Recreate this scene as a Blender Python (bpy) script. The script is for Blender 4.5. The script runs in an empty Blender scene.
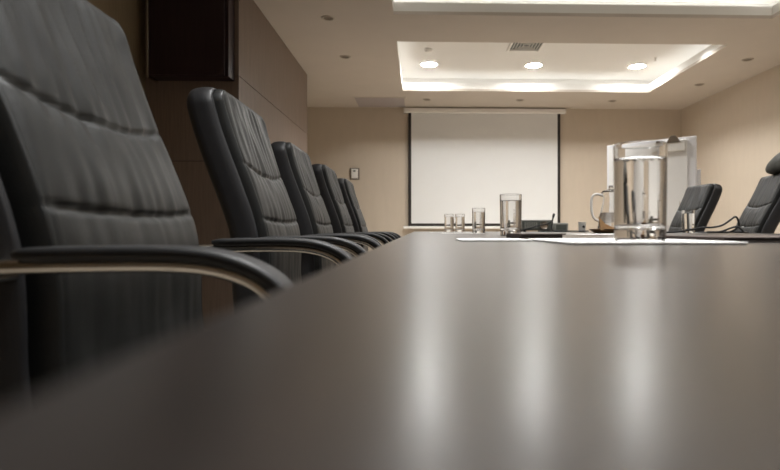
import bpy, bmesh, math, random
from mathutils import Vector, Matrix, noise

random.seed(7)
scene = bpy.context.scene
C = scene.collection
PI = math.pi

# ------------------------------------------------------------------ camera, world, lights, exposure
cam_d = bpy.data.cameras.new('camera')
cam_d.sensor_width = 36
cam_d.lens = 25.846
cam_d.shift_x = -0.0585
cam_d.shift_y = -0.00705
cam_d.clip_start = 0.005
cam_d.clip_end = 60
cam_d.dof.use_dof = True
cam_d.dof.focus_distance = 2.0
cam_d.dof.aperture_fstop = 5.2
cam = bpy.data.objects.new('camera', cam_d)
cam.location = (0, 0, 0.76)
cam.rotation_euler = (PI / 2, 0, math.radians(-1.7))
C.objects.link(cam)
scene.camera = cam

w = bpy.data.worlds.new('world')
w.use_nodes = True
w.node_tree.nodes['Background'].inputs[0].default_value = (1.0, 0.9, 0.78, 1)
w.node_tree.nodes['Background'].inputs[1].default_value = 0.05
scene.world = w

scene.view_settings.view_transform = 'Standard'
scene.view_settings.look = 'None'
scene.view_settings.gamma = 1
scene.view_settings.use_curve_mapping = False
scene.view_settings.exposure = 2.42
scene.cycles.diffuse_bounces = 8
scene.cycles.max_bounces = 20
scene.cycles.transmission_bounces = 16

ZC = 2.66      # ceiling
ZU = 2.90      # raised ceiling inside the coves
TX0, TX1 = -0.225, 3.18
COVES = [(5.67, 7.67, 0.75), (2.95, 4.955, 1.25), (0.235, 2.24, 0.3)]  # last entry: unseen recess added to light the near table and chairs
COVE_OUT = 0.26
COVE_POWER = 2.1     # watts per metre-ish factor
WARM = (1.0, 1.0, 0.985)


def area(name, loc, rot, sx, sy, power, col=WARM):
    l = bpy.data.lights.new(name, 'AREA')
    l.shape = 'RECTANGLE'
    l.size, l.size_y = sx, sy
    l.energy = power
    l.color = col
    o = bpy.data.objects.new(name, l)
    o.location = loc
    o.rotation_euler = rot
    C.objects.link(o)
    return o


# fluorescent tubes lying in the cove channels, shining up onto the raised ceiling; the nearest recess's set is added fill
for (y0, y1, k) in COVES:
    L = TX1 - TX0
    W = y1 - y0
    zc = 2.70
    d = 0.13
    p = COVE_POWER * k / 10
    area('cove_and_fill_light', ((TX0 + TX1) / 2, y1 + d, zc), (PI, 0, 0), L + 0.2, 0.05, p * L)
    area('cove_and_fill_light', ((TX0 + TX1) / 2, y0 - d, zc), (PI, 0, 0), L + 0.2, 0.05, p * L)
    area('cove_and_fill_light', (TX0 - d, (y0 + y1) / 2, zc), (PI, 0, 0), 0.05, W + 0.2, p * W)
    area('cove_and_fill_light', (TX1 + d, (y0 + y1) / 2, zc), (PI, 0, 0), 0.05, W + 0.2, p * W)

# other lamps of both recesses, above the frame; the two nearest rows are added fill
for (y, p) in ((6.1, 4.0), (4.53, 0.5), (3.4, 1.6), (1.8, 3.0), (0.7, 3.0)):
    for x in (0.13, 1.49, 2.85):
        l = area('downlight_and_fill_lamp', (x, y, 2.893), (0, 0, 0), 0.19, 0.19, p)
        l.data.shape = 'DISK'
        l.data.spread = 1.7 if y < 2.3 else 2.1


# ------------------------------------------------------------------ materials
def mat(name, col, rough=0.5, metal=0.0, spec=0.5, trans=0.0, ior=1.45, noise_amt=0.0, noise_scale=30.0,
        bump=0.0, bump_scale=200.0, stretch=None, emit=None, emit_s=0.0, coat=0.0):
    m = bpy.data.materials.new(name)
    m.use_nodes = True
    nt = m.node_tree
    b = nt.nodes['Principled BSDF']
    b.inputs['Base Color'].default_value = (*col, 1)
    b.inputs['Roughness'].default_value = rough
    b.inputs['Metallic'].default_value = metal
    b.inputs['Specular IOR Level'].default_value = spec
    b.inputs['Transmission Weight'].default_value = trans
    b.inputs['IOR'].default_value = ior
    b.inputs['Coat Weight'].default_value = coat
    if emit:
        b.inputs['Emission Color'].default_value = (*emit, 1)
        b.inputs['Emission Strength'].default_value = emit_s
    tc = nt.nodes.new('ShaderNodeTexCoord')
    vec = tc.outputs['Object']
    if stretch:
        mp = nt.nodes.new('ShaderNodeMapping')
        mp.inputs['Scale'].default_value = stretch
        nt.links.new(vec, mp.inputs['Vector'])
        vec = mp.outputs['Vector']
    if noise_amt > 0:
        n = nt.nodes.new('ShaderNodeTexNoise')
        n.inputs['Scale'].default_value = noise_scale
        n.inputs['Detail'].default_value = 6
        nt.links.new(vec, n.inputs['Vector'])
        r = nt.nodes.new('ShaderNodeValToRGB')
        r.color_ramp.elements[0].position = 0.3
        r.color_ramp.elements[1].position = 0.7
        r.color_ramp.elements[0].color = (*[c * (1 - noise_amt) for c in col], 1)
        r.color_ramp.elements[1].color = (*[min(1, c * (1 + noise_amt)) for c in col], 1)
        nt.links.new(n.outputs['Fac'], r.inputs['Fac'])
        nt.links.new(r.outputs['Color'], b.inputs['Base Color'])
    if bump > 0:
        n2 = nt.nodes.new('ShaderNodeTexNoise')
        n2.inputs['Scale'].default_value = bump_scale
        n2.inputs['Detail'].default_value = 4
        nt.links.new(vec, n2.inputs['Vector'])
        bp = nt.nodes.new('ShaderNodeBump')
        bp.inputs['Strength'].default_value = bump
        bp.inputs['Distance'].default_value = 0.002
        nt.links.new(n2.outputs['Fac'], bp.inputs['Height'])
        nt.links.new(bp.outputs['Normal'], b.inputs['Normal'])
    return m


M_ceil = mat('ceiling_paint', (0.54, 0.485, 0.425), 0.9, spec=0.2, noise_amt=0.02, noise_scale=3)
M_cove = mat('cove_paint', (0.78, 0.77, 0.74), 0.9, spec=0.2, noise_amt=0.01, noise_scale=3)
M_wall = mat('beige_wallpaper', (0.52, 0.447, 0.362), 0.85, spec=0.25, noise_amt=0.02, noise_scale=14, stretch=(1, 1, 0.25), bump=0.15, bump_scale=120)
M_olive = mat('olive_wall_covering', (0.30, 0.235, 0.15), 0.8, spec=0.25, noise_amt=0.12, noise_scale=12, stretch=(6, 6, 0.3))
M_panel = mat('wood_laminate_panel', (0.205, 0.155, 0.125), 0.5, spec=0.4, noise_amt=0.13, noise_scale=10, stretch=(8, 8, 0.35))
M_gap = mat('dark_joint', (0.02, 0.016, 0.014), 0.8, noise_amt=0.05)
M_carpet = mat('beige_carpet', (0.50, 0.44, 0.37), 1.0, spec=0.1, noise_amt=0.3, noise_scale=160, bump=0.5, bump_scale=400)
M_table = mat('wenge_laminate', (0.018, 0.0135, 0.0115), 0.30, spec=1.0, noise_amt=0.16, noise_scale=7, stretch=(14, 0.7, 4), bump=0.03, bump_scale=300, coat=0.45)
M_table.node_tree.nodes['Principled BSDF'].inputs['Coat Roughness'].default_value = 0.25
M_leather = mat('black_leather', (0.013, 0.0135, 0.013), 0.46, spec=0.42, noise_amt=0.12, noise_scale=40, bump=0.22, bump_scale=420)
M_shell = mat('black_leather_dark', (0.016, 0.016, 0.018), 0.46, spec=0.5, noise_amt=0.1, noise_scale=40, bump=0.2, bump_scale=420)
M_pad = mat('black_arm_leather', (0.018, 0.018, 0.019), 0.5, spec=0.5, noise_amt=0.1, noise_scale=40, bump=0.15, bump_scale=420)
M_chrome = mat('satin_chrome', (0.72, 0.68, 0.62), 0.22, metal=1.0, noise_amt=0.03, noise_scale=20)
M_glass = mat('clear_glass', (1, 1, 1), 0.0, trans=1.0, ior=1.47)
M_water = mat('water', (1, 1, 1), 0.0, trans=1.0, ior=1.33)
M_white = mat('white_plastic', (0.78, 0.76, 0.72), 0.5, noise_amt=0.01)
M_screen = mat('matte_screen_fabric', (0.68, 0.68, 0.67), 0.9, spec=0.2, noise_amt=0.01, noise_scale=4)
M_black = mat('black_border', (0.018, 0.014, 0.012), 0.7, noise_amt=0.05)
M_alu = mat('pale_aluminium', (0.62, 0.58, 0.52), 0.45, metal=0.3, noise_amt=0.02)
M_paper = mat('white_paper', (0.85, 0.84, 0.82), 0.8, spec=0.2, noise_amt=0.01, noise_scale=20)
M_folder = mat('brown_leatherette', (0.065, 0.046, 0.038), 0.55, noise_amt=0.12, noise_scale=50, bump=0.2)
M_tray = mat('polished_brown_wood', (0.30, 0.17, 0.085), 0.35, noise_amt=0.25, noise_scale=12, stretch=(1, 8, 1))
M_napkin = mat('brown_napkin_cloth', (0.34, 0.20, 0.095), 0.9, noise_amt=0.12, noise_scale=60, bump=0.3, bump_scale=300)
M_grey = mat('grey_green_plastic', (0.13, 0.14, 0.125), 0.5, noise_amt=0.06, noise_scale=20)
M_lgrey = mat('light_grey_plastic', (0.36, 0.36, 0.33), 0.5, noise_amt=0.04, noise_scale=20)
M_cable = mat('black_rubber', (0.016, 0.016, 0.017), 0.6, noise_amt=0.05)
M_cab = mat('dark_mahogany_cabinet', (0.026, 0.013, 0.016), 0.38, spec=0.4, noise_amt=0.2, noise_scale=8, stretch=(8, 8, 0.5))
M_lamp = mat('lit_lamp_lens', (0.9, 0.9, 0.9), 0.5, emit=(1.0, 1.0, 0.985), emit_s=34.0)
M_lampoff = mat('unlit_lamp_cone', (0.20, 0.165, 0.13), 0.4, metal=0.5, noise_amt=0.05)
M_ring = mat('downlight_ring', (0.42, 0.37, 0.31), 0.5, metal=0.3, noise_amt=0.02)
M_ringw = mat('white_downlight_ring', (0.82, 0.8, 0.76), 0.6, noise_amt=0.01)
M_vent = mat('grey_vent_metal', (0.66, 0.64, 0.60), 0.5, noise_amt=0.03)
M_hatch = mat('mauve_grey_hatch', (0.385, 0.34, 0.33), 0.8, noise_amt=0.02)
M_garm = mat('grey_padded_cloth', (0.115, 0.115, 0.105), 0.75, noise_amt=0.12, noise_scale=30, bump=0.3, bump_scale=150)
M_plate = mat('grey_wall_plate', (0.19, 0.165, 0.14), 0.5, noise_amt=0.03)
M_bronze = mat('dull_bronze_clamp', (0.22, 0.18, 0.14), 0.4, metal=0.7, noise_amt=0.05)
M_wboard = mat('white_enamel_board', (0.80, 0.80, 0.82), 0.35, noise_amt=0.01)


# ------------------------------------------------------------------ mesh helpers
def obj(name, bm, m, parent=None, smooth=False, loc=None, bevel=0.0, subsurf=0, sharp=0.6):
    bmesh.ops.recalc_face_normals(bm, faces=bm.faces[:])
    if smooth:
        for e in bm.edges:
            if len(e.link_faces) == 2 and e.calc_face_angle() > sharp:
                e.smooth = False
    me = bpy.data.meshes.new(name)
    bm.to_mesh(me)
    bm.free()
    me.materials.append(m)
    if smooth:
        for p in me.polygons:
            p.use_smooth = True
    o = bpy.data.objects.new(name, me)
    C.objects.link(o)
    if parent:
        o.parent = parent
    if loc:
        o.location = loc
    if bevel:
        md = o.modifiers.new('bevel', 'BEVEL')
        md.width = bevel
        md.segments = 3
        md.limit_method = 'ANGLE'
    if subsurf:
        md = o.modifiers.new('subsurf', 'SUBSURF')
        md.levels = md.render_levels = subsurf
    return o


def thing(name, label, cat, loc=(0, 0, 0), rotz=0.0, group=None):
    o = bpy.data.objects.new(name, None)
    o.empty_display_size = 0.1
    C.objects.link(o)
    o.location = loc
    o.rotation_euler = (0, 0, rotz)
    tag(o, label, cat, group)
    return o


def tag(o, label, cat, group=None):
    o['label'] = label
    o['category'] = cat
    if group:
        o['group'] = group
    return o


def struct(name, bm, m, parent=None, **k):
    o = obj(name, bm, m, parent, **k)
    o['kind'] = 'structure'
    return o


def dup(root, loc, rotz, label):
    r = root.copy()
    C.objects.link(r)
    r.location = loc
    r.rotation_euler = (0, 0, rotz)
    r['label'] = label
    for ch in list(root.children):
        c = ch.copy()
        C.objects.link(c)
        c.parent = r
        for g in ch.children:
            d = g.copy()
            C.objects.link(d)
            d.parent = c
    return r


def add_box(bm, x0, x1, y0, y1, z0, z1, mtx=None):
    vs = [bm.verts.new((x, y, z)) for x in (x0, x1) for y in (y0, y1) for z in (z0, z1)]
    for f in ((0, 1, 3, 2), (4, 6, 7, 5), (0, 4, 5, 1), (2, 3, 7, 6), (0, 2, 6, 4), (1, 5, 7, 3)):
        bm.faces.new([vs[i] for i in f])
    if mtx:
        bmesh.ops.transform(bm, matrix=mtx, verts=vs)
    return bm


def box(x0, x1, y0, y1, z0, z1, mtx=None):
    return add_box(bmesh.new(), x0, x1, y0, y1, z0, z1, mtx)


def add_lathe(bm, prof, n=48, cx=0, cy=0, cz=0):
    """prof: list of (r, z); a closed surface when it starts and ends on the axis."""
    rings = []
    for (r, z) in prof:
        if r < 1e-6:
            rings.append([bm.verts.new((cx, cy, cz + z))])
        else:
            rings.append([bm.verts.new((cx + r * math.cos(2 * PI * i / n), cy + r * math.sin(2 * PI * i / n), cz + z)) for i in range(n)])
    for a, b in zip(rings, rings[1:]):
        for i in range(n):
            j = (i + 1) % n
            if len(a) == 1 and len(b) == 1:
                continue
            if len(a) == 1:
                bm.faces.new((a[0], b[i], b[j]))
            elif len(b) == 1:
                bm.faces.new((a[i], a[j], b[0]))
            else:
                bm.faces.new((a[i], a[j], b[j], b[i]))
    return bm


def lathe(prof, n=48, **k):
    return add_lathe(bmesh.new(), prof, n, **k)


def smooth_path(pts, n=8):
    """Catmull-Rom through points."""
    P = [Vector(p) for p in pts]
    P = [P[0] * 2 - P[1]] + P + [P[-1] * 2 - P[-2]]
    out = []
    for i in range(1, len(P) - 2):
        a, b, c, d = P[i - 1], P[i], P[i + 1], P[i + 2]
        for k in range(n):
            t = k / n
            out.append(0.5 * ((2 * b) + (c - a) * t + (2 * a - 5 * b + 4 * c - d) * t * t + (3 * b - a - 3 * c + d) * t ** 3))
    out.append(P[-2])
    return out


def add_sweep(bm, path, section, up=Vector((0, 1, 0)), scale=None):
    """sweep closed section [(a, b)] along the path; a runs along `up`-ish side axis, b along the normal."""
    path = [Vector(p) for p in path]
    rings = []
    for i, p in enumerate(path):
        t = (path[min(i + 1, len(path) - 1)] - path[max(i - 1, 0)]).normalized()
        side = up - t * up.dot(t)
        if side.length < 1e-4:
            side = Vector((1, 0, 0)) - t * t.x
        side.normalize()
        nrm = t.cross(side).normalized()
        s = scale[i] if scale else 1.0
        rings.append([bm.verts.new(p + side * (a * s) + nrm * (b * s)) for (a, b) in section])
    n = len(section)
    for r0, r1 in zip(rings, rings[1:]):
        for i in range(n):
            j = (i + 1) % n
            bm.faces.new((r0[i], r0[j], r1[j], r1[i]))
    bm.faces.new(rings[0][::-1])
    bm.faces.new(rings[-1])
    return bm


def circ(r, n=14):
    return [(r * math.cos(2 * PI * i / n), r * math.sin(2 * PI * i / n)) for i in range(n)]


def rrect(a, b, r, n=5):
    out = []
    for (sx, sy, a0) in ((1, 1, 0), (-1, 1, PI / 2), (-1, -1, PI), (1, -1, 1.5 * PI)):
        for k in range(n + 1):
            t = a0 + (PI / 2) * k / n
            out.append((sx * (a - r) + r * math.cos(t), sy * (b - r) + r * math.sin(t)))
    return out


def tube(path, r, n=14, up=Vector((0, 1, 0))):
    return add_sweep(bmesh.new(), path, circ(r, n), up)


# ------------------------------------------------------------------ room shell
XL, XR, YB, YF = -2.07, 4.15, 8.75, -1.8
struct('floor', box(XL - 0.1, XR + 0.1, YF - 0.1, YB + 0.1, -0.1, 0), M_carpet)
struct('wall_back', box(XL - 0.1, XR + 0.1, YB, YB + 0.1, 0, ZC + 0.4), M_wall)
struct('wall_right', box(XR, XR + 0.1, YF, YB, 0, ZC + 0.4), M_wall)
struct('wall_left', box(XL - 0.1, XL, YF, YB, 0, ZC + 0.4), M_olive)
struct('wall_front', box(XL - 0.1, XR + 0.1, YF - 0.1, YF, 0, ZC + 0.4), M_wall)
struct('baseboard_back', box(XL, XR, YB - 0.015, YB, 0, 0.1), M_panel)
struct('baseboard_right', box(XR - 0.015, XR, YF, YB - 0.015, 0, 0.1), M_panel)

# ceiling: flat slab with two rectangular openings and a nearer one added for fill light
bm = bmesh.new()
ys = [YF]
for (y0, y1, k) in sorted(COVES):
    ys += [y0, y1]
ys.append(YB)
for i in range(0, len(ys) - 1):
    a, b = ys[i], ys[i + 1]
    if i % 2 == 0:
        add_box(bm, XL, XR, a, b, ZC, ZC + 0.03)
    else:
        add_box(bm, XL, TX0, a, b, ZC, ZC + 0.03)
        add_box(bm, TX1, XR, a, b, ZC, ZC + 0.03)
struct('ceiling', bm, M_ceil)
# coves: upstand lip around the opening, outer channel wall, raised ceiling
for idx, (y0, y1, k) in enumerate(COVES):
    bm = bmesh.new()
    t, hl = 0.018, 0.11
    add_box(bm, TX0 - t, TX1 + t, y1, y1 + t, ZC + 0.0302, ZC + hl)
    add_box(bm, TX0 - t, TX1 + t, y0 - t, y0, ZC + 0.0302, ZC + hl)
    add_box(bm, TX0 - t, TX0, y0, y1, ZC + 0.0302, ZC + hl)
    add_box(bm, TX1, TX1 + t, y0, y1, ZC + 0.0302, ZC + hl)
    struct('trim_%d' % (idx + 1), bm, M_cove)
    o = COVE_OUT
    bm = bmesh.new()
    X0, X1, Y0, Y1 = TX0 - o, TX1 + o, y0 - o, y1 + o
    add_box(bm, X0, X1, Y0, Y1, ZU, ZU + 0.03)
    add_box(bm, X0 - 0.03, X1 + 0.03, Y1, Y1 + 0.03, ZC + 0.03, ZU + 0.03)
    add_box(bm, X0 - 0.03, X1 + 0.03, Y0 - 0.03, Y0, ZC + 0.03, ZU + 0.03)
    add_box(bm, X0 - 0.03, X0, Y0, Y1, ZC + 0.03, ZU + 0.03)
    add_box(bm, X1, X1 + 0.03, Y0, Y1, ZC + 0.03, ZU + 0.03)
    struct(('ceiling_raised', 'ceiling_raised_near', 'ceiling_raised_fill')[idx], bm, M_cove)  # third one roofs the recess added for fill light
struct('ceiling_void', box(XL, XR, YF, YB, ZC + 0.38, ZC + 0.4), M_ceil)

# wood-clad block standing out of the left wall: boards with open joints on a dark core
BX, BY0, BY1 = -1.37, 4.30, 6.91
bm = box(XL, BX - 0.012, BY0 + 0.012, BY1, 0, ZC)
struct('wall_left_core', bm, M_gap)
bm = bmesh.new()
zs = [0.0, 0.63, 1.28, 1.93, ZC]
for z0, z1 in zip(zs, zs[1:]):
    g = 0.003
    add_box(bm, BX - 0.012, BX, BY0, BY1, z0 + g, z1 - g)
    add_box(bm, XL, BX - 0.0125, BY0, BY0 + 0.012, z0 + g, z1 - g)
struct('wall_left_panelling', bm, M_panel)

# two hatches in the flat ceiling
def hatch(name, x0, x1, y0, y1, label):
    root = obj(name, box(x0, x1, y0, y1, ZC - 0.006, ZC - 0.0005), M_hatch, bevel=0.002)
    bm = bmesh.new()
    f = 0.02
    add_box(bm, x0 - f, x1 + f, y1, y1 + f, ZC - 0.008, ZC - 0.0005)
    add_box(bm, x0 - f, x1 + f, y0 - f, y0, ZC - 0.008, ZC - 0.0005)
    add_box(bm, x0 - f, x0, y0, y1, ZC - 0.008, ZC - 0.0005)
    add_box(bm, x1, x1 + f, y0, y1, ZC - 0.008, ZC - 0.0005)
    obj('frame', bm, M_ceil, root)
    tag(root, label, 'ceiling hatch')


hatch('ceiling_hatch', -0.93, -0.215, 8.07, 8.68, 'mauve grey rectangular ceiling hatch beside the top left corner of the screen')


# ------------------------------------------------------------------ ceiling fittings
def downlight_lit(x, y, label):
    r = thing('ceiling_downlight', label, 'downlight', (x, y, ZU), 0, 'lit downlights in the raised ceiling')
    obj('trim_ring', lathe([(0.098, -0.001), (0.13, -0.001), (0.128, -0.008), (0.112, -0.014), (0.1, -0.010), (0.098, -0.001)], 48), M_ringw, r, True)
    obj('lens', lathe([(0, -0.0095), (0.06, -0.009), (0.0975, -0.006), (0.0975, -0.001), (0, -0.001)], 40), M_lamp, r, True)
    l = area('downlight_beam', (x, y, ZU - 0.016), (0, 0, 0), 0.18, 0.18, 2.6)
    l.data.shape = 'DISK'
    l.data.spread = 2.1
    return r


downlight_lit(0.13, 7.24, 'lit round downlight at the left end of the glowing ceiling recess')
downlight_lit(1.49, 7.24, 'lit round downlight in the middle of the glowing ceiling recess')
downlight_lit(2.85, 7.24, 'lit round downlight at the right end of the glowing ceiling recess')


def downlight_off(x, y, label):
    r = thing('recessed_spotlight', label, 'spotlight', (x, y, ZC), 0, 'small unlit spotlights in the flat ceiling')
    obj('trim_ring', lathe([(0.043, -0.001), (0.062, -0.001), (0.06, -0.006), (0.05, -0.009), (0.044, -0.007), (0.043, -0.001)], 32), M_ring, r, True)
    obj('reflector', lathe([(0, -0.0012), (0.025, -0.0016), (0.043, -0.004), (0.0425, -0.0006), (0, -0.0006)], 32), M_lampoff, r, True)


OFF = 'small unlit ceiling spotlight '
downlight_off(-0.815, 5.05, OFF + 'nearest of the two left of the recesses')
downlight_off(-0.812, 6.18, OFF + 'further of the two left of the recesses')
downlight_off(3.67, 6.15, OFF + 'nearer of the two by the right wall')
downlight_off(3.67, 7.23, OFF + 'further of the two by the right wall')
downlight_off(0.117, 8.18, OFF + 'above the left end of the projection screen')
downlight_off(1.482, 8.18, OFF + 'above the right part of the projection screen')
downlight_off(2.853, 8.19, OFF + 'above the bare wall right of the screen')

# four-way air diffuser
vt = thing('air_vent', 'square grey four-way air vent in the glowing ceiling recess', 'air vent', (1.245, 6.46, ZU))
bm = bmesh.new()
a, f = 0.20, 0.03
add_box(bm, -a, a, a - f, a, -0.014, -0.001)
add_box(bm, -a, a, -a, -a + f, -0.014, -0.001)
add_box(bm, -a, -a + f, -a + f, a - f, -0.014, -0.001)
add_box(bm, a - f, a, -a + f, a - f, -0.014, -0.001)
obj('frame', bm, M_ringw, vt, bevel=0.003)
obj('duct_opening', box(-a + f, a - f, -a + f, a - f, -0.003, -0.001), M_grey, vt)
for k in range(4):
    s = 0.155 - k * 0.036
    bm = bmesh.new()
    wd = 0.016
    for q in range(4):
        mt = Matrix.Rotation(q * PI / 2, 4, 'Z')
        add_box(bm, -s, s, s - wd, s - wd + 0.008, -0.012, -0.004, mt)
    obj('louver', bm, M_vent, vt)

sd = obj('smoke_detector', lathe([(0, -0.04), (0.03, -0.04), (0.038, -0.03), (0.05, -0.022), (0.052, -0.001), (0, -0.001)], 32, cx=0.107, cy=6.64, cz=ZU), M_white, smooth=True)
tag(sd, 'small white smoke detector at the left of the glowing ceiling recess', 'smoke detector')
sp = thing('sprinkler', 'small sprinkler head at the right of the glowing ceiling recess', 'sprinkler', (2.93, 6.86, ZU))
obj('escutcheon', lathe([(0, -0.008), (0.03, -0.006), (0.035, -0.001), (0, -0.001)], 24), M_white, sp, True)
obj('nozzle', lathe([(0, -0.05), (0.018, -0.05), (0.018, -0.047), (0.005, -0.045), (0.008, -0.02), (0.01, -0.0075), (0, -0.0075)], 20), M_alu, sp, True)

# ------------------------------------------------------------------ projection screen
ps = thing('projection_screen', 'white pull-down projection screen with black border on the far wall', 'projection screen', (1.02, YB, 0.77))
obj('casing', box(-1.245, 1.265, -0.095, -0.002, 1.80, 1.872), M_white, ps, bevel=0.012)
for sx in (-1.262, 1.264):
    obj('end_cap', box(sx, sx + 0.016, -0.1, -0.002, 1.795, 1.877), M_alu, ps, bevel=0.006)
obj('border', box(-1.185, 1.19, -0.050, -0.047, 0.04, 1.81), M_black, ps)
obj('fabric', box(-1.14, 1.145, -0.0525, -0.0505, 0.085, 1.80), M_screen, ps)
obj('bottom_bar', box(-1.265, 1.27, -0.065, -0.035, 0.0, 0.04), M_white, ps, bevel=0.01)

# thermostat
th = thing('thermostat', 'small white wall control with grey surround left of the screen', 'wall control', (-1.0, YB, 1.625))
obj('back_plate', box(-0.077, 0.077, -0.012, -0.001, -0.093, 0.093), M_plate, th, bevel=0.004)
obj('front_cover', box(-0.05, 0.05, -0.03, -0.0122, -0.07, 0.075), M_white, th, bevel=0.006)
obj('display', box(-0.022, 0.016, -0.032, -0.0302, 0.03, 0.055), M_grey, th)

# wall cabinet on the near face of the wood-clad block
cb = thing('wall_cabinet', 'dark brown boxy wall cabinet hung high on the left panelling', 'cabinet', (-1.685, BY0, 1.885))
obj('carcass', box(-0.285, 0.285, -0.14, -0.001, 0, 0.74), M_cab, cb, bevel=0.004)
obj('door', box(-0.283, 0.262, -0.162, -0.1405, 0.004, 0.736), M_cab, cb, bevel=0.006)
obj('edge_highlight', box(-0.297, -0.2855, -0.165, -0.001, -0.02, 0.75), M_chrome, cb, bevel=0.002)  # chrome strip added for the bright highlight down the cabinet's left edge

# ------------------------------------------------------------------ flip chart
fx = math.atan2(5.5 - 6.2, 2.765 - 2.105)
fc = thing('flip_chart', 'white flip chart board on tripod in the far right corner', 'flip chart', (2.435, 5.85, 0), fx)
fw = 0.481
obj('board', box(-fw, fw, -0.012, 0.012, 0.72, 1.695), M_wboard, fc, bevel=0.006)
obj('paper_pad', box(-fw + 0.03, fw - 0.085, -0.022, -0.0125, 0.80, 1.66), M_paper, fc)
cl = obj('clamp_bar', box(0.165, 0.385, -0.045, -0.0225, 1.555, 1.665), M_white, fc, bevel=0.006)
bm = bmesh.new()
ca_ = [bm.verts.new((x, y, z)) for (x, z) in ((0.20, 1.645), (0.34, 1.645), (0.325, 1.675), (0.295, 1.715), (0.245, 1.715), (0.215, 1.675)) for y in (-0.052, -0.0455)]
fr_, bk_ = ca_[0::2], ca_[1::2]
bm.faces.new(fr_)
bm.faces.new(bk_[::-1])
for q in range(6):
    bm.faces.new((fr_[q], bk_[q], bk_[(q + 1) % 6], fr_[(q + 1) % 6]))
obj('clamp', bm, M_bronze, cl, bevel=0.002)
obj('side_rail', box(fw - 0.01, fw + 0.03, 0.0125, 0.035, 0.6, 1.36), M_wboard, fc, bevel=0.004)
for (p0, p1) in (((-0.3, 0.03, 1.5), (-0.38, -0.1, 0.0)), ((0.3, 0.03, 1.5), (0.38, -0.1, 0.0)), ((0, 0.03, 1.5), (0.0, 0.62, 0.0))):
    lg = obj('leg', tube([p0, ((p0[0] + p1[0]) / 2, (p0[1] + p1[1]) / 2, 0.75), p1], 0.013), M_alu, fc, True)
obj('cross_tube', tube([(-0.33, 0.03, 1.5), (0, 0.03, 1.5), (0.33, 0.03, 1.5)], 0.012, up=Vector((0, 0, 1))), M_alu, fc, True)

# ------------------------------------------------------------------ table
TXL, TXR, TY0, TY1, TZ = -0.049, 1.80, -0.55, 5.5, 0.74
tb = thing('boardroom_table', 'long dark brown wood boardroom table filling the foreground', 'table', ((TXL + TXR) / 2, (TY0 + TY1) / 2, 0))
hx, hy = (TXR - TXL) / 2, (TY1 - TY0) / 2
obj('tabletop', box(-hx, hx, -hy, hy, TZ - 0.04, TZ), M_table, tb, bevel=0.003)
for sy in (-1, 1):
    obj('pedestal', box(-0.38, 0.38, sy * 1.9 - 0.3, sy * 1.9 + 0.3, 0.0, TZ - 0.0405), M_table, tb, bevel=0.004)
obj('modesty_panel', box(-0.02, 0.02, -1.598, 1.598, 0.12, TZ - 0.0405), M_table, tb, bevel=0.002)

# ------------------------------------------------------------------ chairs
# local frame: +x towards the table, y across, origin on the floor under the backrest front
HW = 0.256                    # half width of the backrest
PROF = [(0.045, 0.40), (0.012, 0.50), (0.0, 0.60), (0.0, 0.70), (-0.012, 0.78), (-0.042, 0.87), (-0.082, 0.976), (-0.116, 1.08), (-0.135, 1.165)]
pp = smooth_path([(x, 0, z) for x, z in PROF], 16)
cum = [0.0]
for a, b in zip(pp, pp[1:]):
    cum.append(cum[-1] + (b - a).length)
S1 = cum[-1]


def prof_at(s):
    s = max(0.0, min(S1, s))
    i = 0
    while i < len(cum) - 2 and cum[i + 1] < s:
        i += 1
    t = (s - cum[i]) / (cum[i + 1] - cum[i])
    p = pp[i].lerp(pp[i + 1], t)
    d = (pp[min(i + 2, len(pp) - 1)] - pp[max(i - 1, 0)]).normalized()
    return p, Vector((d.z, 0, -d.x))     # point and forward normal


def s_of_z(z):
    for i in range(len(pp) - 1):
        if pp[i + 1].z >= z:
            return cum[i] + (z - pp[i].z) / (pp[i + 1].z - pp[i].z) * (cum[i + 1] - cum[i])
    return S1


def edge_dist(y, s, a, s0, s1, r):
    cx = a - r
    sc, hs = (s0 + s1) / 2, (s1 - s0) / 2
    qx, qs = abs(y) - cx, abs(s - sc) - (hs - r)
    d = math.hypot(max(qx, 0), max(qs, 0)) + min(max(qx, qs), 0) - r
    return max(0.0, -d)


def grid_surface(bm, a, s0, s1, r, fdepth, ins, nu, nv):
    """rounded-rectangle grid; fdepth(y, s, e) gives forward offset; returns boundary loop data"""
    def halfw(s):
        q = max(s - (s1 - r), (s0 + r) - s, 0)
        return a - r + math.sqrt(max(0.0, r * r - min(q, r) ** 2))
    S = [s0 + d for d in ins]
    lo, hi = s0 + ins[-1], s1 - ins[-1]
    S += [lo + (hi - lo) * k / nv for k in range(1, nv)]
    S += [s1 - d for d in reversed(ins)]
    rows = []
    for s in S:
        wd = halfw(s)
        k = wd / a
        Y = [-wd + d * k for d in ins]
        lo2 = wd - ins[-1] * k
        Y += [-lo2 + 2 * lo2 * q / nu for q in range(1, nu)]
        Y += [wd - d * k for d in reversed(ins)]
        row = []
        for y in Y:
            p, n = prof_at(s)
            e = edge_dist(y, s, a, s0, s1, r)
            row.append(bm.verts.new(Vector((p.x, y, p.z)) + n * fdepth(y, s, e)))
        rows.append(row)
    for r0, r1 in zip(rows, rows[1:]):
        for i in range(len(r0) - 1):
            bm.faces.new((r0[i], r0[i + 1], r1[i + 1], r1[i]))
    return rows


def stitch(bm, A, B):
    la = A[0] + [r[-1] for r in A[1:]] + A[-1][-2::-1] + [r[0] for r in A[-2:0:-1]]
    lb = B[0] + [r[-1] for r in B[1:]] + B[-1][-2::-1] + [r[0] for r in B[-2:0:-1]]
    n = len(la)
    for i in range(n):
        j = (i + 1) % n
        try:
            bm.faces.new((la[i], lb[i], lb[j], la[j]))
        except ValueError:
            pass


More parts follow.
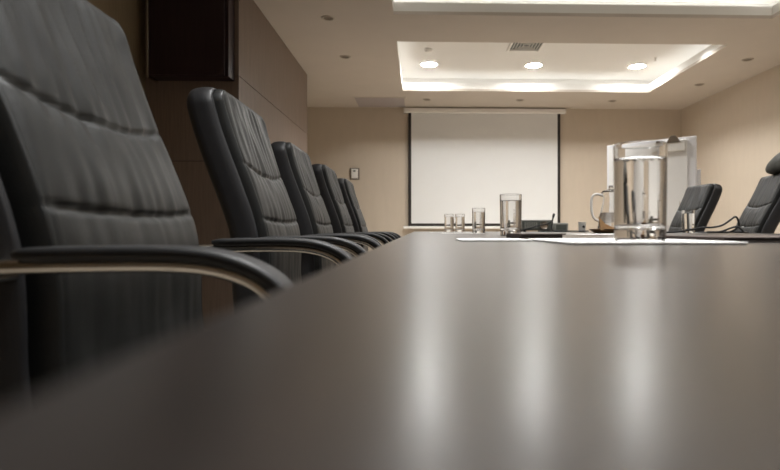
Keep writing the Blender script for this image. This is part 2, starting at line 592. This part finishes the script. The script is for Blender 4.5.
def rnd(e, R):
    q = min(e / R, 1.0)
    return math.sqrt(max(0.0, 1 - (1 - q) ** 2))


INS = [0, 0.0015, 0.004, 0.008, 0.013, 0.019, 0.026, 0.034, 0.042, 0.049, 0.055, 0.062]
CEN = -0.055                  # centre plane of the shell behind the front line


def shell_front(y, s, e):
    return CEN + 0.050 * rnd(e, 0.017) - 0.042 * max(0.0, min(1.0, (e - 0.014) / 0.012)) + 0.0012 * noise.noise(Vector((y * 18, s * 14, 1.7)))


def shell_back(y, s, e):
    return CEN - 0.0005 - 0.028 * rnd(e, 0.03) - 0.014 * min(1, e / 0.2)


Z1, Z2 = 0.944, 0.788         # the two cross seams
CU_IN = 0.036
cu_a, cu_s0, cu_s1, cu_r = HW - CU_IN, 0.06, S1 - 0.006, 0.045


def cushion_front(y, s, e):
    p, _ = prof_at(s)
    sag = (0.030 if p.z > 0.87 else 0.010) * (1 - (y / cu_a) ** 2)
    z = p.z + sag
    base = -0.042 + 0.046 * rnd(e, 0.011)
    base -= 0.0022 * math.exp(-((e - 0.014) / 0.0025) ** 2)
    crown = 0.010 * rnd(e, 0.04) + 0.006 * min(1, e / 0.15)
    v = base + crown
    # seams
    for zs in (Z1, Z2):
        dz = abs(z - zs)
        v -= 0.0075 * math.exp(-(dz / 0.0048) ** 2) * min(1, e / 0.035)
        v -= 0.003 * math.exp(-(dz / 0.026) ** 2) * min(1, e / 0.06)
    # soft pleats gathered at top edge and seams
    win = min(1, e / 0.03)
    ph = 1.6 * noise.noise(Vector((y * 9, z * 5, 3.1)))
    ridge = noise.noise(Vector((y * 42 + 2.5 * (z - 1.0) * y, z * 5.0, 7.7))) * 1.8 + 0.5 * noise.noise(Vector((y * 95, z * 9, 2.2)))
    if z > Z1:
        amp = 0.0024
    elif z > Z2:
        t = (z - Z2) / (Z1 - Z2)
        amp = 0.0008 + 0.0013 * abs(2 * t - 1)
    else:
        amp = 0.0008
    v += amp * ridge * win
    v += 0.004 * noise.noise(Vector((y * 11 + 4, z * 9, 0.5))) * win
    return v


def cushion_back(y, s, e):
    return -0.0445


def make_chair(label):
    t = thing('conference_chair', label, 'chair', (0, 0, 0), 0, 'black leather conference chairs around the table')
    bm = bmesh.new()
    F = grid_surface(bm, HW, 0.0, S1, 0.064, shell_front, INS, 10, 34)
    B = grid_surface(bm, HW, 0.0, S1, 0.064, shell_back, INS, 10, 34)
    stitch(bm, F, B)
    obj('backrest', bm, M_shell, t, True, sharp=3)
    bm = bmesh.new()
    ins2 = [0, 0.0006, 0.002, 0.004, 0.007, 0.010, 0.013, 0.016, 0.019, 0.024]
    F = grid_surface(bm, cu_a, cu_s0, cu_s1, cu_r, cushion_front, ins2, 62, 130)
    B = grid_surface(bm, cu_a, cu_s0, cu_s1, cu_r, cushion_back, ins2, 62, 130)
    stitch(bm, F, B)
    obj('back_cushion', bm, M_leather, t, True, sharp=3)
    # seat: padded slab, front edge rolled
    bm = bmesh.new()
    n1, n2 = 26, 22
    top, bot = [], []
    for i in range(n1 + 1):
        u = i / n1
        x = 0.035 + 0.45 * u
        ra, rb = [], []
        for j in range(n2 + 1):
            v = -1 + 2 * j / n2
            y = v * 0.245
            e = min((1 - abs(v)) * 0.245, (1 - u) * 0.45, u * 0.45 + 0.02)
            zt = 0.455 + 0.05 * (rnd(e, 0.05) - 1) + 0.015 * u
            zt += 0.002 * math.sin(y * 90 + 4 * u) * min(1, e / 0.05)
            for us in (0.33, 0.68):
                zt -= 0.008 * math.exp(-((u - us) / 0.018) ** 2)
            ra.append(bm.verts.new((x, y, zt)))
            rb.append(bm.verts.new((x, y, 0.455 - 0.052 - 0.03 * rnd(e, 0.05) + 0.015 * u)))
        top.append(ra)
        bot.append(rb)
    for G in (top, bot):
        for r0, r1 in zip(G, G[1:]):
            for i in range(n2):
                bm.faces.new((r0[i], r0[i + 1], r1[i + 1], r1[i]))
    stitch(bm, top, bot)
    obj('seat', bm, M_leather, t, True, sharp=3)
    # arms: chrome tube under a slim leather pad, both turning down at the front
    for sy in (-1, 1):
        y = sy * 0.277
        path = smooth_path([(-0.03, y, 0.7205), (0.06, y, 0.7225), (0.16, y, 0.7225), (0.215, y, 0.7155), (0.255, y, 0.697), (0.287, y, 0.658),
                            (0.305, y, 0.60), (0.315, y, 0.45), (0.318, y, 0.20), (0.312, y, 0.07), (0.285, y, 0.025), (0.23, y, 0.0115),
                            (0.0, y, 0.0115), (-0.22, y, 0.0115)], 8)
        fr = obj('side_frame', tube(path, 0.0085, 16), M_chrome, t, True)
        pad = smooth_path([(0.004, y, 0.7340), (0.08, y, 0.7355), (0.17, y, 0.735), (0.225, y, 0.727), (0.268, y, 0.706), (0.298, y, 0.668), (0.312, y, 0.632)], 8)
        n = len(pad)
        sc = [min(1.0, 0.35 + 0.65 * rnd(min(i, n - 1 - i) + 0.3, 4.0)) for i in range(n)]
        obj('arm_pad', add_sweep(bmesh.new(), pad, rrect(0.024, 0.0075, 0.007), scale=sc), M_pad, t, True)
        br = tube([(-0.03, sy * 0.235, 0.7125), (-0.03, sy * 0.26, 0.7125), (-0.03, sy * 0.285, 0.7125)], 0.0125, up=Vector((0, 0, 1)))
        obj('bolt', br, M_chrome, t, True)
    obj('cross_bar', tube([(0.313, -0.277, 0.42), (0.313, 0, 0.42), (0.313, 0.277, 0.42)], 0.0095, up=Vector((0, 0, 1))), M_chrome, t, True)
    obj('rear_bar', tube([(-0.215, -0.277, 0.0115), (-0.215, 0, 0.0115), (-0.215, 0.277, 0.0115)], 0.0095, up=Vector((0, 0, 1))), M_chrome, t, True)
    return t


CX = -0.425
chair = make_chair('black leather conference chair in the left foreground, cut off by the frame')
chair.location = (CX + 0.004, 0.875, 0)
dup(chair, (CX, 1.775, 0), 0.0, 'black leather conference chair, second nearest on the left, in front of the wood panelling')
dup(chair, (CX - 0.03, 2.73, 0), 0.0, 'black leather conference chair, third nearest in the left row')
dup(chair, (CX - 0.02, 3.59, 0), 0.0, 'black leather conference chair, second from the far end of the left row')
dup(chair, (CX - 0.015, 4.53, 0), 0.0, 'black leather conference chair furthest away in the left row')
ca = dup(chair, (2.20, 4.72, 0), PI, 'black leather conference chair on the right, in front of the flip chart')
cb = dup(chair, (2.20, 3.78, 0), PI - 0.2, 'black leather conference chair at the right edge with a grey garment on top')

# the right-hand chairs and the nearest one are tipped back a little on their springy backs
for c, ang in ((ca, 0.10), (cb, 0.13), (chair, 0.03)):
    pv = Matrix.Translation((0.0, 0, 0.48))
    for ch in c.children:
        if ch.name.startswith(('backrest', 'back_cushion')):
            ch.matrix_basis = pv @ Matrix.Rotation(-ang, 4, 'Y') @ pv.inverted()

# padded jacket slung over the top of the right-hand chair
bm = bmesh.new()
jx, jy = 2.42, 3.60
sect = [(-0.055, 1.165), (-0.07, 1.20), (-0.055, 1.25), (0.0, 1.30), (0.08, 1.325), (0.16, 1.285), (0.20, 1.20), (0.185, 1.05), (0.165, 0.90), (0.15, 0.78), (0.12, 0.76), (0.11, 0.90), (0.125, 1.05), (0.14, 1.165), (0.06, 1.18), (-0.02, 1.165)]
rings = []
NS = 22
for k in range(NS + 1):
    v = -1 + 2 * k / NS
    sc = 0.25 + 0.75 * rnd((1 - abs(v)), 0.45)
    ring = []
    for (x, z) in sect:
        cxm, czm = 0.06, 1.16
        q = Vector((x * 6, v * 3.2, z * 6))
        dx = 0.016 * noise.noise(q)
        dz = 0.022 * noise.noise(q + Vector((5, 2, 1)))
        xx = cxm + (x - cxm) * (0.6 + 0.4 * sc) + dx
        zz = czm + (z - czm) * sc + dz + (0.0 if z < 1.15 else 0.0)
        ring.append(bm.verts.new((jx + xx, jy + v * 0.19, max(zz, 0.7) - 0.022)))
    rings.append(ring)
for r0, r1 in zip(rings, rings[1:]):
    for i in range(len(sect)):
        j = (i + 1) % len(sect)
        bm.faces.new((r0[i], r0[j], r1[j], r1[i]))
bm.faces.new(rings[0])
bm.faces.new(rings[-1][::-1])
jk = obj('jacket', bm, M_garm, smooth=True, subsurf=2, sharp=3)
tag(jk, 'dark grey padded garment bundled over the top of the right edge chair', 'jacket')


# ------------------------------------------------------------------ glasses
def make_glass(label, r=0.0355, h=0.133, water=0.112):
    t = thing('drinking_glass', label, 'glass', (0, 0, 0), 0, 'water glasses on the table')
    rb = r * 0.955
    ti = 0.0022
    zb = 0.015
    prof = [(0, 0.001), (rb * 0.8, 0.0), (rb - 0.002, 0.0), (rb, 0.002), (rb + (r - rb) * 0.1, h * 0.1), (rb + (r - rb) * 0.5, h * 0.5), (rb + (r - rb) * 0.97, h * 0.97), (r, h - 0.001), (r - ti * 0.5, h),
            (r - ti, h - 0.001), (rb + (r - rb) * 0.97 - ti, h * 0.97), (rb + (r - rb) * 0.5 - ti, h * 0.5), (rb + (r - rb) * 0.2 - ti, h * 0.2), (rb - ti, zb + 0.004), (rb - ti - 0.004, zb + 0.0005), (0, zb)]
    obj('tumbler', lathe(prof, 64), M_glass, t, True)

    def ri(z):
        return rb + (r - rb) * z / h - ti + 0.0003
    wp = [(0, zb - 0.0003), (rb - ti - 0.004, zb + 0.0002), (ri(zb + 0.004), zb + 0.004), (ri(h * 0.5), h * 0.5), (ri(water), water + 0.001), (ri(water) - 0.002, water), (0, water)]
    obj('water', lathe(wp, 64), M_water, t, True)
    return t


PAD_T = 0.004
g = make_glass('large water glass nearest the camera, standing on a white notepad')
g.location = (0.305, 0.765, TZ + PAD_T + 0.0003)
GZ = TZ + 0.0003
dup(g, (0.296, 1.80, GZ), 0, 'water glass in front of the lower middle of the projection screen')
dup(g, (0.318, 2.98, GZ), 0.3, 'water glass just left of the middle one, right of two small distant glasses')
dup(g, (0.222, 4.12, GZ), 0.6, 'left one of the two small distant water glasses')
dup(g, (0.302, 4.12, GZ), 0.9, 'right one of the two small distant water glasses')
dup(g, (1.56, 3.2, GZ), 1.2, 'water glass in front of the black chair before the flip chart')


# ------------------------------------------------------------------ papers and folders
def pad(name, x0, x1, y0, y1, th, m, label, cat, rz=0.0, cover=None):
    cx, cy = (x0 + x1) / 2, (y0 + y1) / 2
    hx_, hy_ = (x1 - x0) / 2, (y1 - y0) / 2
    t = obj(name, box(-hx_, hx_, -hy_, hy_, 0.0003, th), m, loc=(cx, cy, TZ), bevel=min(0.0012, th * 0.3))
    t.rotation_euler = (0, 0, rz)
    tag(t, label, cat)
    return t


pad('notepad', 0.195, 0.425, 0.71, 1.0, PAD_T, M_paper, 'white notepad under the large nearest water glass', 'notepad')
pad('notepad', 0.07, 0.19, 0.93, 1.06, 0.003, M_paper, 'small white notepad in front of the middle water glass', 'notepad', 0.0)
pad('paper_sheet', 0.12, 0.33, 2.82, 3.12, 0.0012, M_paper, 'white sheet of paper under the glass left of the middle one', 'paper')
pad('paper_sheet', 0.08, 0.37, 3.98, 4.22, 0.0012, M_paper, 'white sheet of paper under the two small distant glasses', 'paper')
pad('paper_sheet', 0.62, 0.86, 2.15, 2.45, 0.0012, M_paper, 'white sheet of paper between the middle glass and the jug tray', 'paper')


def folder(x0, x1, y0, y1, th, label):
    t = thing('document_folder', label, 'folder', ((x0 + x1) / 2, (y0 + y1) / 2, TZ), 0)
    a, b = (x1 - x0) / 2, (y1 - y0) / 2
    obj('cover', box(-a, a, -b, b, 0.0003, 0.0025), M_folder, t, bevel=0.001)
    obj('cover', box(-a, a, -b, b, th - 0.0022, th), M_folder, t, bevel=0.001)
    obj('spine', box(-a - 0.001, -a + 0.003, -b, b, 0.0003, th), M_folder, t, bevel=0.0008)
    obj('pages', box(-a + 0.0035, a - 0.006, -b + 0.005, b - 0.005, 0.0026, th - 0.0023), M_folder, t)


folder(0.462, 0.78, 0.835, 1.08, 0.0085, 'dark brown document folder at the right edge of the table')
folder(0.195, 0.284, 1.075, 1.24, 0.012, 'small dark brown notebook behind the small white notepad')

# ------------------------------------------------------------------ jug on its tray, napkin
JX, JY = 1.01, 2.92
tr = obj('serving_tray', lathe([(0, 0.0003), (0.075, 0.0003), (0.09, 0.004), (0.112, 0.021), (0.114, 0.023), (0.110, 0.0235), (0.088, 0.010), (0.07, 0.0075), (0, 0.0075)], 56), M_tray, smooth=True, loc=(JX, JY, TZ))
tag(tr, 'round brown wooden tray under the glass jug', 'tray')
jg = thing('water_jug', 'glass water jug with a handle on the round brown tray', 'jug', (JX, JY, TZ + 0.0085))
ti = 0.0025
out = [(0.058, 0.0), (0.066, 0.004), (0.068, 0.02), (0.064, 0.06), (0.052, 0.11), (0.042, 0.15), (0.040, 0.175), (0.046, 0.20), (0.050, 0.207)]
inn = [(r - ti, z) for r, z in out[2:]]
inn[0] = (0.062, 0.012)
jp = [(0, 0.001)] + out + [(0.049, 0.2085)] + list(reversed(inn)) + [(0, 0.009)]
obj('body', lathe(jp, 56), M_glass, jg, True)
wj = [(0, 0.0087), (0.0615, 0.0117), (0.0658, 0.02), (0.0618, 0.06), (0.0524, 0.10), (0, 0.10)]
obj('water', lathe(wj, 56), M_water, jg, True)
hp = smooth_path([(-0.043, 0, 0.19), (-0.075, 0, 0.198), (-0.098, 0, 0.185), (-0.104, 0, 0.15), (-0.101, 0, 0.105), (-0.090, 0, 0.072), (-0.066, 0, 0.055)], 8)
obj('handle', tube(hp, 0.0065, 14), M_white, jg, True)
obj('lid', lathe([(0, 0.205), (0.046, 0.2095), (0.046, 0.213), (0.03, 0.221), (0.012, 0.224), (0.012, 0.238), (0.009, 0.243), (0, 0.244)], 40), M_glass, jg, True)
# napkin folded to a wedge leaning on the jug
bm = bmesh.new()
for (q, e) in ((0, 0.0), (1, 0.004)):
    pass
tri = [(-0.083, 0.0), (0.015, 0.0), (-0.058, 0.034), (-0.090, 0.072)]
va = [bm.verts.new((x, -0.078 - 0.012 * (1 - z / 0.072), z)) for x, z in tri]
vb = [bm.verts.new((x, -0.071 - 0.004 * (1 - z / 0.072), z)) for x, z in tri]
bm.faces.new(va)
bm.faces.new(vb[::-1])
for i in range(4):
    j = (i + 1) % 4
    bm.faces.new((va[i], vb[i], vb[j], va[j]))
nk = obj('napkin', bm, M_napkin, loc=(JX, JY, TZ + 0.0155), bevel=0.0015)
tag(nk, 'brown folded napkin wedge on the tray in front of the jug', 'napkin')

# small beaker
cu = thing('beaker', 'small white beaker with a dark spot left of the jug tray', 'cup', (1.335, 4.55, GZ))
obj('cup_body', lathe([(0, 0.001), (0.024, 0), (0.027, 0.003), (0.031, 0.08), (0.03, 0.081), (0.029, 0.08), (0.0255, 0.006), (0, 0.005)], 40), M_white, cu, True)
bm = lathe([(0, 0), (0.010, 0), (0.010, 0.0015), (0, 0.0015)], 24)
bmesh.ops.transform(bm, matrix=Matrix.Translation((0.004, -0.0295, 0.042)) @ Matrix.Rotation(PI / 2 - 0.05, 4, 'X'), verts=bm.verts[:])
obj('dark_spot', bm, M_black, cu)

# ------------------------------------------------------------------ projector, box and cables
pj = thing('projector', 'grey-green projector on the table in front of the screen right corner', 'projector', (0.985, 4.75, GZ), 0.0)
obj('body', box(-0.125, 0.125, -0.11, 0.11, 0.012, 0.10), M_grey, pj, bevel=0.012)
bm = lathe([(0, 0.0), (0.024, 0.0), (0.03, -0.006), (0.034, -0.006), (0.036, 0.02), (0, 0.02)], 32)
bmesh.ops.transform(bm, matrix=Matrix.Translation((0.055, -0.122, 0.055)) @ Matrix.Rotation(-PI / 2, 4, 'X'), verts=bm.verts[:])
obj('lens', bm, M_chrome, pj, True)
bm = bmesh.new()
for k in range(7):
    add_box(bm, -0.105 + k * 0.016, -0.097 + k * 0.016, -0.1125, -0.1105, 0.03, 0.08)
obj('air_grille', bm, M_lgrey, pj)
for (sx, sy) in ((-1, -1), (1, -1), (-1, 1), (1, 1)):
    obj('foot', lathe([(0, 0), (0.012, 0), (0.012, 0.012), (0, 0.012)], 20, cx=sx * 0.1, cy=sy * 0.085), M_cable, pj)

bx = thing('adapter_box', 'light grey cable box right of the projector', 'box', (1.195, 4.72, GZ))
obj('housing', box(-0.06, 0.06, -0.05, 0.05, 0, 0.075), M_lgrey, bx, bevel=0.006)
obj('socket_panel', box(-0.045, 0.045, -0.0525, -0.0505, 0.015, 0.06), M_grey, bx, bevel=0.001)

cbp = smooth_path([(0.80, 4.42, 0.0075), (0.88, 4.44, 0.03), (0.97, 4.45, 0.055), (1.05, 4.46, 0.075), (1.085, 4.46, 0.135), (1.075, 4.46, 0.14), (1.07, 4.46, 0.08), (1.06, 4.44, 0.02), (1.10, 4.40, 0.0078),
                   (1.2, 4.36, 0.0078), (1.3, 4.40, 0.0078), (1.36, 4.46, 0.0078), (1.30, 4.5, 0.0078), (1.18, 4.47, 0.0078), (1.05, 4.38, 0.0078), (0.93, 4.35, 0.0078)], 8)
cbl = obj('cable', tube(cbp, 0.0048, 10, up=Vector((0.2, 0.3, 1))), M_cable, smooth=True, loc=(0, 0, TZ))
tag(cbl, 'tangled black cable with an upright loop in front of the projector', 'cable')

cb2 = smooth_path([(1.18, 2.95, 0.0078), (1.25, 2.70, 0.0078), (1.32, 2.58, 0.028), (1.381, 2.6, 0.030), (1.429, 2.6, 0.040), (1.47, 2.6, 0.066), (1.496, 2.61, 0.080), (1.515, 2.62, 0.070), (1.53, 2.64, 0.035),
                   (1.52, 2.70, 0.0078), (1.45, 2.72, 0.0078), (1.39, 2.66, 0.0078), (1.41, 2.58, 0.010), (1.44, 2.55, 0.026), (1.472, 2.55, 0.033), (1.492, 2.55, 0.020), (1.51, 2.56, 0.0078),
                   (1.56, 2.62, 0.0078), (1.62, 2.74, 0.0078), (1.58, 2.85, 0.0078)], 8)
cbl2 = obj('cable', tube(cb2, 0.0045, 10, up=Vector((0.2, 0.3, 1))), M_cable, smooth=True, loc=(0, 0, TZ))
tag(cbl2, 'looped black cable on the table in front of the right edge chair', 'cable')
